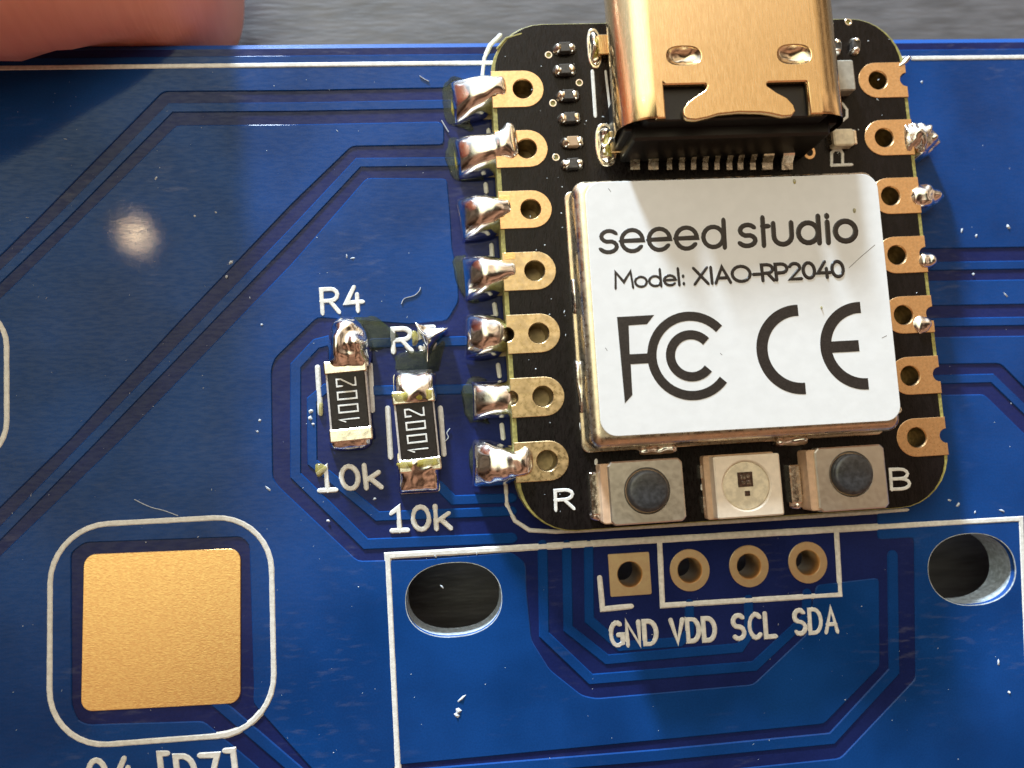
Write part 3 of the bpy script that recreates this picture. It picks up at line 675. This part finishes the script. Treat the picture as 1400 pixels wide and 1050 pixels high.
# ---- usb connector
usb = bpy.data.objects.new('usb_connector', None); sc.collection.objects.link(usb); usb.parent = mod; usb.empty_display_size = .5
UX0, UX1, UZ0, UZ1, UY0, UY1 = -4.35, 4.62, 1.28, 4.42, 4.78, 12.4
R = 1.28; fx0, fx1 = UX0 + R, UX1 - R
# top sheet with two hooked slots at the rear edge and two pressed dimples
def up(x, y): return tuple(B(x, y, UZ1)[:2])
def slot(sgn, xs):
    """points of one slot along the rear edge; xs = pixel columns"""
    return xs
rear = UY0
sl = [up(912, 140), up(912, 112), up(966, 110)]
def Xm(x): return B(x, 130, UZ1).x
yb, yt, ym = B(930, 158, UZ1).y, B(930, 115, UZ1).y, B(930, 126, UZ1).y
top_out = [(fx0, UY1), (fx0, rear)]
xa, xb = Xm(908), Xm(968); xc, xd = Xm(1050), Xm(1106)
top_out += [(xa, rear), (xa, yt + .08), (xa + .08, yt), (xb - .08, yt), (xb, yt - .08), (xb - .08, yt - .24), (xb - .45, yt - .46), (xb - .80, yt - .70), (xb - .99, yt - .95), (xb - 1.0, yt - 1.20), (xb - .86, yt - 1.36), (xb - .55, yt - 1.40), (xb - .1, yt - 1.32)]
top_out += [(xb + .35, yt - 1.20), ((xb + xc) / 2, yt - 1.14), (xc - .3, yt - 1.18), (xc + .05, yt - 1.24), (xc + .5, yt - 1.36), (xc + .86, yt - 1.34), (xc + 1.02, yt - 1.16), (xc + .98, yt - .92), (xc + .74, yt - .62), (xc + .36, yt - .40), (xc + .02, yt - .14), (xc, yt - .06), (xc + .08, yt), (xd - .06, yt), (xd, yt - .06), (xd, rear), (fx1, rear), (fx1, UY1)]
dm = [(B(935, 76, UZ1), .64, .35), (B(1086, 74, UZ1), .64, .36)]
dh = [ell(c.x, c.y, rx, ry, 28, 0, 2.6) for c, rx, ry in dm]
V, F, T = plate(top_out, dh, UZ1 - .22, UZ1, .05)
# curved flanks swept along y
def flank(cx, s):
    b = len(V); pr = []
    for i in range(0, 19):
        a = math.radians(90 - 10 * i); pr.append((cx + s * R * math.cos(a) if True else 0, (UZ1 - R) + R * math.sin(a)))
    pr2 = [(cx - s * .14, UZ1 + .004)] + [(x, z + .004) for x, z in pr]
    ys = [UY0 + .02, UY0 + .10] + [UY0 + .10 + (UY1 - UY0 - .1) * k / 8 for k in range(1, 9)]
    for yi, y in enumerate(ys):
        for x, z in pr2:
            z = z if z > UZ1 - R else UZ1 - R - (UZ1 - R - z) * ((UZ1 - R - UZ0) / R)
            V.append((x, y, z - (.05 if yi == 0 and z > UZ1 - .2 else 0)))
    m = len(pr2)
    for q in range(len(ys) - 1):
        for k in range(m - 1):
            f = (b + q * m + k, b + q * m + k + 1, b + (q + 1) * m + k + 1, b + (q + 1) * m + k); F.append(f[::-1] if s > 0 else f)
flank(fx0 + .001, -1); flank(fx1 - .001, 1)
sh = obj('shell', V, F, M['usb'], usb, False)
for p_ in sh.data.polygons: p_.use_smooth = abs(p_.normal.x) > .02 and abs(p_.normal.z) < .999
for c, rx, ry in dm:                                               # the pressed dimples
    V, F = [], []; n = 28; lv = 7
    for l in range(lv + 1):
        s = 1 - l / lv
        for (x, y) in ell(c.x, c.y, (rx + .01) * s, (ry + .01) * s, n, 0, 2.6): V.append((x, y, UZ1 - .03 - .26 * (1 - s * s) ** .8 + .05 * noise.noise(Vector((x * 3, y * 3, 7)))))
    for l in range(lv):
        for i in range(n): F.append((l * n + i, l * n + (i + 1) % n, (l + 1) * n + (i + 1) % n, (l + 1) * n + i))
    obj('dimple', V, F, M['usb_dent'], usb, True)
# black moulding behind the shell with a stepped rear
slab('plastic_body', rrect(fx0 - .45, fx1 + .45, UY0 + .02, UY1 - 1.2, .3, 4), 1.25, UZ1 - .32, .06, M['plastic'], usb)
slab('plastic_body', rrect(UX0 + .22, UX1 - .22, UY0 - .02, UY0 + 2, .15, 4), 1.25, UZ1 - 1.0, .06, M['plastic'], usb)
slab('plastic_body', rrect(UX0 + .55, UX1 - .55, UY0 - .42, UY0 + .3, .12, 3), 1.25, UZ1 - .95, .10, M['plastic'], usb)
pins = [(868, 15), (893, 16), (915, 8), (932, 9), (948, 8), (964, 9), (980, 8), (997, 9), (1012, 9), (1029, 9), (1049, 17), (1076, 18)]
for xc_, wpx in pins:
    a = B(xc_, 229, 1.34); hw = wpx / 36 / 2 * .95; yf = a.y - .10
    prof = [(yf, 1.22), (yf, 1.36), (yf + .28, 1.40), (yf + .50, 1.62), (UY0 - .36, 1.72), (UY0 - .36, 1.60), (yf + .58, 1.50), (yf + .36, 1.26)]
    V = [(a.x - hw, y, z) for y, z in prof] + [(a.x + hw, y, z) for y, z in prof]; n = len(prof)
    F = [(i, (i + 1) % n, n + (i + 1) % n, n + i) for i in range(n)] + [tuple(range(n))[::-1], tuple(range(n, 2 * n))]
    obj('pin', V, F, M['tin'], usb)
# soldered mounting tabs in oval slots
for (x, y, rx, ry) in ((813, 65, .30, .88), (829, 197, .44, .92), (1108, 207, .26, .30)):
    q = B(x, y, 1.3)
    if rx > .28:
        slab('mounting_tab', ell(q.x, q.y, rx, ry, 32, 0, 2.6), 1.18, 1.26, .03, M['tin'], usb, [ell(q.x, q.y, rx * .72, ry * .84, 32, 0, 2.6)])
        blob('tab_solder', [(q.x, q.y - ry * .82), (q.x, q.y + ry * .82)], [(0, .05, .05, 1.18, 1.22), (.15, rx * .7, rx * .7, 1.18, 1.4), (.5, rx * .66, rx * .74, 1.18, 1.62), (.85, rx * .7, rx * .7, 1.18, 1.5), (1, .05, .05, 1.18, 1.22)], M['tin'], usb, lump=.35, ls=4, seed=x)
        puddle([(q.x + rx * .62 * math.cos(a), q.y + ry * .7 * math.sin(a)) for a in (0, .8, 1.57, 2.3, 3.14, 4, 4.71, 5.5)], .42, 'flux_y', 1.22, 'flux_residue', usb, 5)
        slab('tab_leg', rrect(q.x + .1, q.x + .62, q.y - ry * .5, q.y + ry * .5, .05, 2), 1.22, 1.55, .04, M['usb'], usb)
    else:
        slab('alignment_ring', ell(q.x, q.y, rx, ry, 24), 1.18, 1.225, .01, M['gold'], usb, [ell(q.x, q.y, rx * .55, ry * .55, 24)])
q = B(848, 160, 3.4); 
# ---- tiny passives
def passive(nm, cx, cy, ln, wd, hgt, body, ang=0):
    e = bpy.data.objects.new(nm, None); sc.collection.objects.link(e); e.parent = mod; e.empty_display_size = .3; c = B(cx, cy, ZM + hgt)
    def rr(x0, x1, y0, y1, r): return rot2([(c.x + x, c.y + y) for x, y in rrect(x0, x1, y0, y1, r, 3)], ang, (c.x, c.y))
    slab('body', rr(-ln * .30, ln * .30, -wd / 2, wd / 2, .03), ZM, ZM + hgt * .92, .02, M[body], e)
    for s in (-1, 1):
        ca, sa = math.cos(ang), math.sin(ang); px, qx = s * ln * .22, s * ln * .62
        blob('terminal', [(c.x + px * ca, c.y + px * sa), (c.x + qx * ca, c.y + qx * sa)], [(0, wd * .5, wd * .5, ZM, ZM + hgt * 1.02), (.4, wd * .55, wd * .55, ZM, ZM + hgt * 1.1), (.75, wd * .5, wd * .5, ZM, ZM + hgt * .7), (1, wd * .25, wd * .25, ZM, ZM + .03)], M['tin'], e, lump=.2, ls=6, seed=cx + s, nv=8, sub=3)
    return e
for x, y, b in ((773, 63, 'cap_dark'), (773, 93, 'cap_dark'), (778, 128, 'cap_dark'), (780, 159, 'cap_dark'), (784, 192, 'cap_tan'), (784, 222, 'cap_dark')): passive('chip_component', x, y, .80, .40, .30, b, .02)
for x, y in ((1146, 62), (1172, 60)): passive('chip_component', x, y, .62, .36, .28, 'cap_dark', 1.45)
mbox('crystal_package', (1138, 82, 1171, 123), 1.2, 1.75, 'crystal', ch=.05, r=.1)
mbox('status_led', (1139, 176, 1170, 198), 1.2, 1.62, 'lens', ch=.06, r=.12)
for x0, x1 in ((1136, 1142), (1166, 1173)): mbox('status_led_terminal', (x0, 177, x1, 197), 1.2, 1.45, 'tin', ch=.04)
# ---- push buttons
def button(px, plung, lead_side, lead):
    e = bpy.data.objects.new('push_button', None); sc.collection.objects.link(e); e.parent = mod; e.empty_display_size = .3
    zt = 2.16; a, b = B(px[0], px[1], zt), B(px[2], px[3], zt); x0, x1, y0, y1 = a.x, b.x, b.y, a.y
    pc = B(*plung, zt); rp = .80
    c = .16
    oct_ = [(x0 + c, y0), (x1 - c, y0), (x1 - c * .4, y0 + c * .5), (x1, y0 + c), (x1, y1 - c), (x1 - c * .5, y1 - c * .4), (x1 - c, y1), (x0 + c, y1), (x0 + c * .5, y1 - c * .5), (x0, y1 - c), (x0, y0 + c), (x0 + c * .4, y0 + c * .5)]
    slab('housing', rrect(x0 - .28, x1 - .02, y0 + .06, y1 - .06, .1, 3), 1.22, zt - .12, .04, M['beige'], e)
    slab('cover_plate', oct_, zt - .5, zt, .05, M['btn_plate'], e, [ell(pc.x, pc.y, rp + .05, rp + .05, 40)])
    slab('well', ell(pc.x, pc.y, rp + .2, rp + .2, 24), zt - .45, zt - .30, .02, M['plastic'], e)
    V, F = [], []; n = 40
    pr = [(rp, zt - .30), (rp, zt + .10), (rp * .985, zt + .17), (rp * .93, zt + .225), (rp * .8, zt + .25), (rp * .45, zt + .262), (0.02, zt + .266)]
    for r, z in pr: V += [(pc.x + r * math.cos(2 * math.pi * k / n), pc.y + r * math.sin(2 * math.pi * k / n), z) for k in range(n)]
    for l in range(len(pr) - 1):
        for k in range(n): F.append((l * n + k, l * n + (k + 1) % n, (l + 1) * n + (k + 1) % n, (l + 1) * n + k))
    F.append([(len(pr) - 1) * n + k for k in range(n)])
    obj('plunger', V, F, M['plunger'], e, True)
    a, b = B(lead[0], lead[1], 1.5), B(lead[2], lead[3], 1.5)
    slab('lead', rrect(a.x, b.x, b.y, a.y, .05, 2), 1.2, 1.50, .06, M['tin'], e)
    s0 = B((lead[0] + lead[2]) / 2, lead[3], 1.3); blob('lead_solder', [(s0.x - .28, s0.y - .04), (s0.x + .28, s0.y - .04)], [(0, .1, .1, 1.2, 1.25), (.3, .2, .2, 1.2, 1.42), (.7, .2, .2, 1.2, 1.42), (1, .1, .1, 1.2, 1.25)], M['solder'], e, lump=.3, ls=5, seed=lead[0], nv=8, sub=4)
    return e
button((830, 632, 939, 712), (885, 671), -1, (806, 646, 826, 704))
button((1113, 613, 1217, 694), (1164, 648), -1, (1079, 636, 1099, 688))
# ---- rgb led
led = bpy.data.objects.new('indicator_led', None); sc.collection.objects.link(led); led.parent = mod; led.empty_display_size = .3
zl = 2.20; a, b = B(975, 625, zl), B(1073, 704, zl)
lc = B(1021, 664, zl)
slab('housing_base', rrect(a.x - .22, b.x + .02, b.y - .05, a.y + .06, .1, 3), 1.22, zl - .55, .05, M['beige'], led)
slab('housing', rrect(a.x, b.x, b.y, a.y, .08, 3), 1.5, zl, .06, M['led'], led, [ell(lc.x, lc.y, .94, .94, 44)])
slab('lens', ell(lc.x, lc.y, .935, .935, 44), 1.6, zl - .06, .05, M['lens'], led)
for dx, dy, s, m_ in ((-.02, .24, .30, 'die'), (-.10, .34, .09, 'tin'), (.10, .12, .07, 'tin'), (.10, .36, .06, 'tin'), (-.1, .12, .06, 'tin'), (.02, -.30, .10, 'die')):
    slab('chip', rrect(lc.x + dx - s, lc.x + dx + s, lc.y + dy - s * .95, lc.y + dy + s * .95, .01, 1), zl - .08, zl - (.045 if s > .2 else .035), .006, M[m_], led)
for px in ((957, 636, 968, 655), (961, 679, 973, 703)):
    a, b = B(px[0], px[1], 1.4), B(px[2], px[3], 1.4); slab('terminal', rrect(a.x, b.x + .2, b.y, a.y, .04, 2), 1.2, 1.42, .05, M['tin'], led)
mline('legend_dot', [(960, 664), (960, 668)], .16); mline('legend_dot', [(815, 630), (815, 633)], .18)

# ------------------------------------------------------------------ chip resistors
def resistor(label, c_px, ang, dz):
    c = B(*c_px, .3); r = thing('chip_resistor', label, 'resistor', (c.x, c.y, .06), 'chip resistors')
    def rr(x0, x1, y0, y1, rad): return rot2([(c.x + x, c.y + y) for x, y in rrect(x0, x1, y0, y1, rad, 3)], ang, (c.x, c.y))
    slab('ceramic_body', rr(-.80, .80, -1.55, 1.55, .05), .06, .52, .03, M['alumina'], r)
    slab('glaze', rr(-.72, .74, -1.20, 1.20, .04), .50, .575, .03, M['ceramic'], r)
    for s in (-1, 1):
        y0, y1 = (1.10, 1.62) if s > 0 else (-1.62, -1.10)
        slab('terminal', rr(-.84, .84, y0, y1, .06), .05, .60, .05, M['tin'], r)
    def P(x, y): return Vector(rot2([(c.x + x, c.y + y)], ang, (c.x, c.y))[0])
    lettering('marking', '1002', SEG, P(.36, -.84), P(.36, .92), P(-.38, -.84), .578, .080, M['silk'], r, .012)
    return r
resistor('black chip resistor beneath the R4 print', (477, 548), .045, 0)
resistor('black chip resistor beneath the triangular solder flake, nearer the black module', (570, 589), .05, 0)
def wblob(axis, st, m='solder', lump=.1, ls=2.5, seed=0, nv=20, z=.3, p=2.6, q=2): return blob('solder_joint', X(*axis, z=z), st, M[m], board, lump=lump, ls=ls, seed=seed, nv=nv, p=p, q=q)
wblob([(474, 432), (476, 502)], [(0, .15, .3, 0, .2), (.15, .62, .62, 0, .75), (.45, .92, .80, 0, 1.05), (.75, .95, .86, 0, .95), (.92, .90, .86, .3, .74), (1, .84, .84, .5, .62)], 'solder', .16, 2.2, 5)
wblob([(478, 590), (479, 616)], [(0, .82, .86, .3, .60), (.35, .85, .87, 0, .56), (.7, .82, .84, 0, .40), (.92, .62, .64, 0, .22), (1, .4, .4, 0, .04)], 'solder', .12, 2.2, 8)
wblob([(566, 505), (568, 550)], [(0, .72, .72, 0, .1), (.2, .84, .84, 0, .48), (.6, .86, .86, 0, .72), (.88, .86, .86, .3, .66), (1, .8, .8, .5, .6)], 'solder', .12, 2.3, 12)
wblob([(571, 628), (573, 674)], [(0, .82, .84, .4, .62), (.25, .85, .86, 0, .66), (.6, .84, .84, 0, .48), (.88, .80, .82, 0, .32), (1, .76, .76, 0, .04)], 'solder', .16, 2.3, 15)
# flux crumbs on the resistor ends
for p in ([(540, 538), (560, 534), (590, 532), (588, 546), (565, 548), (541, 549)], [(546, 632), (570, 628), (598, 626), (597, 636), (572, 640), (546, 640)]): puddle(X(*p, z=.6), .10, 'flux_y', .58)

# solder flake lying over the R5 print: three pointed, folded sheet
fk = [B(567, 441, .5), B(612, 449, .5), B(584, 497, .2)]; ctr = B(585, 462, .9)
V, F = [], []; m_ = 12
ring = []
for i in range(3):
    a, b = fk[i], fk[(i + 1) % 3]
    for k in range(m_):
        f = k / m_; p = a.lerp(b, f); pull = (.10, .32, .24)[i] * math.sin(math.pi * f) ** .8; q = p.lerp(Vector((ctr.x, ctr.y, p.z)), pull)
        q.z = (.62 - .15 * math.sin(math.pi * f), .62 * (1 - f) ** 1.5 + .06, .62 * f ** 1.5 + .06)[i]; ring.append(q)
n = len(ring)
for l in range(9):
    sq = l / 8
    for k, p in enumerate(ring):
        q = p.lerp(Vector((ctr.x, ctr.y, p.z)), sq)
        z = p.z * (1 - sq) + .80 * sq + (.10 if k >= m_ else -.05) * math.sin(math.pi * sq) + .10 * noise.noise(Vector((q.x * 3, q.y * 3, 4))) * math.sin(math.pi * sq)
        V.append((q.x, q.y, max(.03, z)))
for l in range(8):
    for k in range(n): F.append((l * n + k, l * n + (k + 1) % n, (l + 1) * n + (k + 1) % n, (l + 1) * n + k))
b0 = len(V); V += [(p.x, p.y, .0) for p in ring]
for k in range(n): F.append((b0 + k, b0 + (k + 1) % n, (k + 1) % n, k))
fko = obj('solder_flake', V, [f[::-1] for f in F], M['solder'], None, True)
tag(fko, 'three pointed silver solder flake hiding part of the R5 print', 'solder flake')
V, F = ribbons([resample(X((583, 488), (588, 500), (586, 508), z=.1), .1)], .12, .05, .10); 

# ------------------------------------------------------------------ finger at the board edge
def finger():
    # rings along a gently bent axis: (centre, half width across y, half height z)
    st = [((-20.0,15.6,-2.6),.3,.3),((-20.1,15.6,-2.5),2.2,1.9),((-20.4,15.6,-2.3),3.6,3.0),((-21.1,15.7,-1.7),4.6,3.7),((-22.4,15.8,-.6),5.3,4.3),((-24.8,15.7,1.0),5.9,4.9),((-28,15.5,2.4),6.5,5.4),((-32,15.4,4.8),7.0,5.9),((-38,16.2,9.0),7.5,6.7),((-45,17.6,15.6),8.1,7.8),((-50,19.6,18.6),8.5,8.3),((-56,22.6,21.5),8.1,8.0),((-66,28,25),8.6,8.5),((-78,34,28),9.6,9.2)]
    V, F = [], []; n = 40; rows = []
    for i in range(len(st) - 1):
        for k in range(5):
            f = k / 5; a, b = st[i], st[i + 1]; am = st[i - 1] if i else a; bp = st[i + 2] if i + 2 < len(st) else b
            cr = lambda p0, p1, p2, p3: .5 * (2 * p1 + (p2 - p0) * f + (2 * p0 - 5 * p1 + 4 * p2 - p3) * f * f + (-p0 + 3 * p1 - 3 * p2 + p3) * f ** 3)
            rows.append(([cr(am[0][j], a[0][j], b[0][j], bp[0][j]) for j in range(3)], cr(am[1], a[1], b[1], bp[1]), cr(am[2], a[2], b[2], bp[2])))
    rows.append((list(st[-1][0]), st[-1][1], st[-1][2]))
    for c, ry, rz in rows:
        for k in range(n):
            t = 2 * math.pi * k / n; y = c[1] + ry * math.cos(t); z = c[2] + rz * math.sin(t)
            # the pad is squeezed flat where it presses on the board edge
            lim = edge_y(c[0])
            if z < 1.2 and y < lim + .05: y = y + (lim + .05 - y) * min(1, (1.2 - z) / 1.2)
            V.append((c[0], y, z))
    for r in range(len(rows) - 1):
        for k in range(n): F.append((r * n + k, r * n + (k + 1) % n, (r + 1) * n + (k + 1) % n, (r + 1) * n + k))
    F.append(list(range(n))); F.append([(len(rows) - 1) * n + k for k in range(n)][::-1])
    return V, [f for f in F]
fin = thing('finger', 'reddish bare fingertip pressing against the far edge of the blue board', 'finger', (-30, 16, -1.6))
V, F = finger(); fo = obj('skin', V, F, M['skin'], fin, True)
NV = [((-20.6, 15.6, -2.2), 3.9, 3.2), ((-21.1, 15.7, -1.7), 4.6, 3.7), ((-22.4, 15.8, -.6), 5.3, 4.3), ((-24.8, 15.7, 1.0), 5.9, 4.9), ((-28, 15.3, 2.8), 6.5, 5.5)]
V, F = [], []; n = 14
for i, (c, ry, rz) in enumerate(NV):
    hw = (.55, .8, .95, .95, .9)[i]
    for j in range(n + 1):
        t = .75 + hw * (-1 + 2 * j / n); V.append((c[0], c[1] + (ry + .14) * math.cos(t), c[2] + (rz + .14) * math.sin(t)))
for i in range(len(NV) - 1):
    for j in range(n): F.append((i * (n + 1) + j, i * (n + 1) + j + 1, (i + 1) * (n + 1) + j + 1, (i + 1) * (n + 1) + j))
obj('fingernail', V, F, M['nail'], fin, True)

# ------------------------------------------------------------------ dust, crumbs and fibres
def speck(V, F, c, s, ang, el=1.0, hgt=.6):
    b = len(V); ca, sa = math.cos(ang), math.sin(ang); n = 5
    for k in range(n):
        t = 2 * math.pi * k / n + random.uniform(-.3, .3); r = s * random.uniform(.7, 1.2); x, y = r * el * math.cos(t), r / max(1, el ** .5) * math.sin(t)
        V.append((c[0] + x * ca - y * sa, c[1] + x * sa + y * ca, c[2]))
    V.append((c[0], c[1], c[2] + s * hgt))
    for k in range(n): F.append((b + k, b + (k + 1) % n, b + n))
V, F = [], []
for _ in range(300):
    x, y = random.uniform(10, 1390), random.uniform(88, 1040)
    if 618 < x < 1290 and 40 < y < 735: continue
    p = B(x, y, .001)
    if any(abs(p.x - hx_) < 2.05 and abs(p.y - hy_) < 1.6 for hx_, hy_ in ((-11.57, -12.9), (10.17, -13.28))) or any((p - q).length < .6 for q in hdr): continue
    speck(V, F, p, random.choice((.010, .012, .016, .024)) * random.uniform(.7, 1.2), random.uniform(0, 3.1), random.choice((1, 1, 1.6, 3)))
for x, y, s in ((367, 668, .07), (315, 359, .08), (310, 378, .06), (358, 444, .06), (213, 244, .06), (266, 295, .05), (295, 290, .05), (604, 802, .06), (595, 760, .06), (652, 756, .06), (631, 955, .09), (627, 972, .12), (624, 978, .10), (449, 712, .07), (1333, 700, .05), (474, 350, .05), (482, 353, .05), (1315, 315, .06), (1335, 322, .06), (1378, 310, .10), (1331, 375, .06), (1375, 403, .06), (1380, 947, .08), (1365, 905, .08), (355, 575, .06), (352, 590, .05), (425, 562, .10), (424, 572, .10), (428, 580, .07), (512, 682, .07), (1260, 112, .06), (1310, 690, .08), (1298, 684, .07), (1370, 698, .07)):
    p = B(x, y, .001); speck(V, F, p, s, random.uniform(0, 3.1), random.choice((1, 1.5, 2.2)))
for _ in range(240):                                                # on the module
    x, y = random.uniform(690, 1270), random.uniform(45, 700); z = 1.206
    if 775 < x < 1245 and (y > 232 or y < 30): continue
    if 825 < x < 1140: continue
    p = B(x, y, z); 
    if abs(p.x) > 8.6 or abs(p.y) > 10: continue
    speck(V, F, p, random.uniform(.012, .035), random.uniform(0, 3.1), random.choice((1, 1, 2)))
du = obj('dust', V, F, M['dust']); du['kind'] = 'stuff'; du['label'] = 'fine pale dust flecks scattered over both boards'; du['category'] = 'dust'
def fibre(pts, wd, label, m='dust', z=.02):
    P = [Vector(p) for p in X(*pts, z=z)]; Q = []
    k = len(P)
    for i in range(k - 1):
        a, b, c, d = P[max(0, i - 1)], P[i], P[i + 1], P[min(k - 1, i + 2)]
        for s in range(5):
            f = s / 5; Q.append(.5 * ((2 * b) + (c - a) * f + (2 * a - 5 * b + 4 * c - d) * f * f + (-a + 3 * b - 3 * c + d) * f ** 3))
    Q.append(P[-1]); V, F = ribbons([Q], wd, z, wd * .6); o = obj('fibre', V, F, M[m]); tag(o, label, 'fibre', 'loose fibres on the blue board')
fibre([(549, 415), (553, 408), (566, 404), (573, 398), (575, 393)], .035, 'tiny curled white fibre between the R4 print and the solder joints')
fibre([(184, 683), (205, 693), (224, 698), (243, 705)], .030, 'short pale hair lying above the outline of the big gold pad')
fibre([(604, 165), (608, 172), (613, 180)], .05, 'tiny pale bristle beside the topmost solder joints')
fibre([(574, 104), (580, 108), (586, 111)], .04, 'tiny pale bristle below the long white border line')
fibre([(608, 604), (613, 598), (611, 592), (615, 586)], .04, 'tiny kinked white crumb beside the resistor under the solder flake')
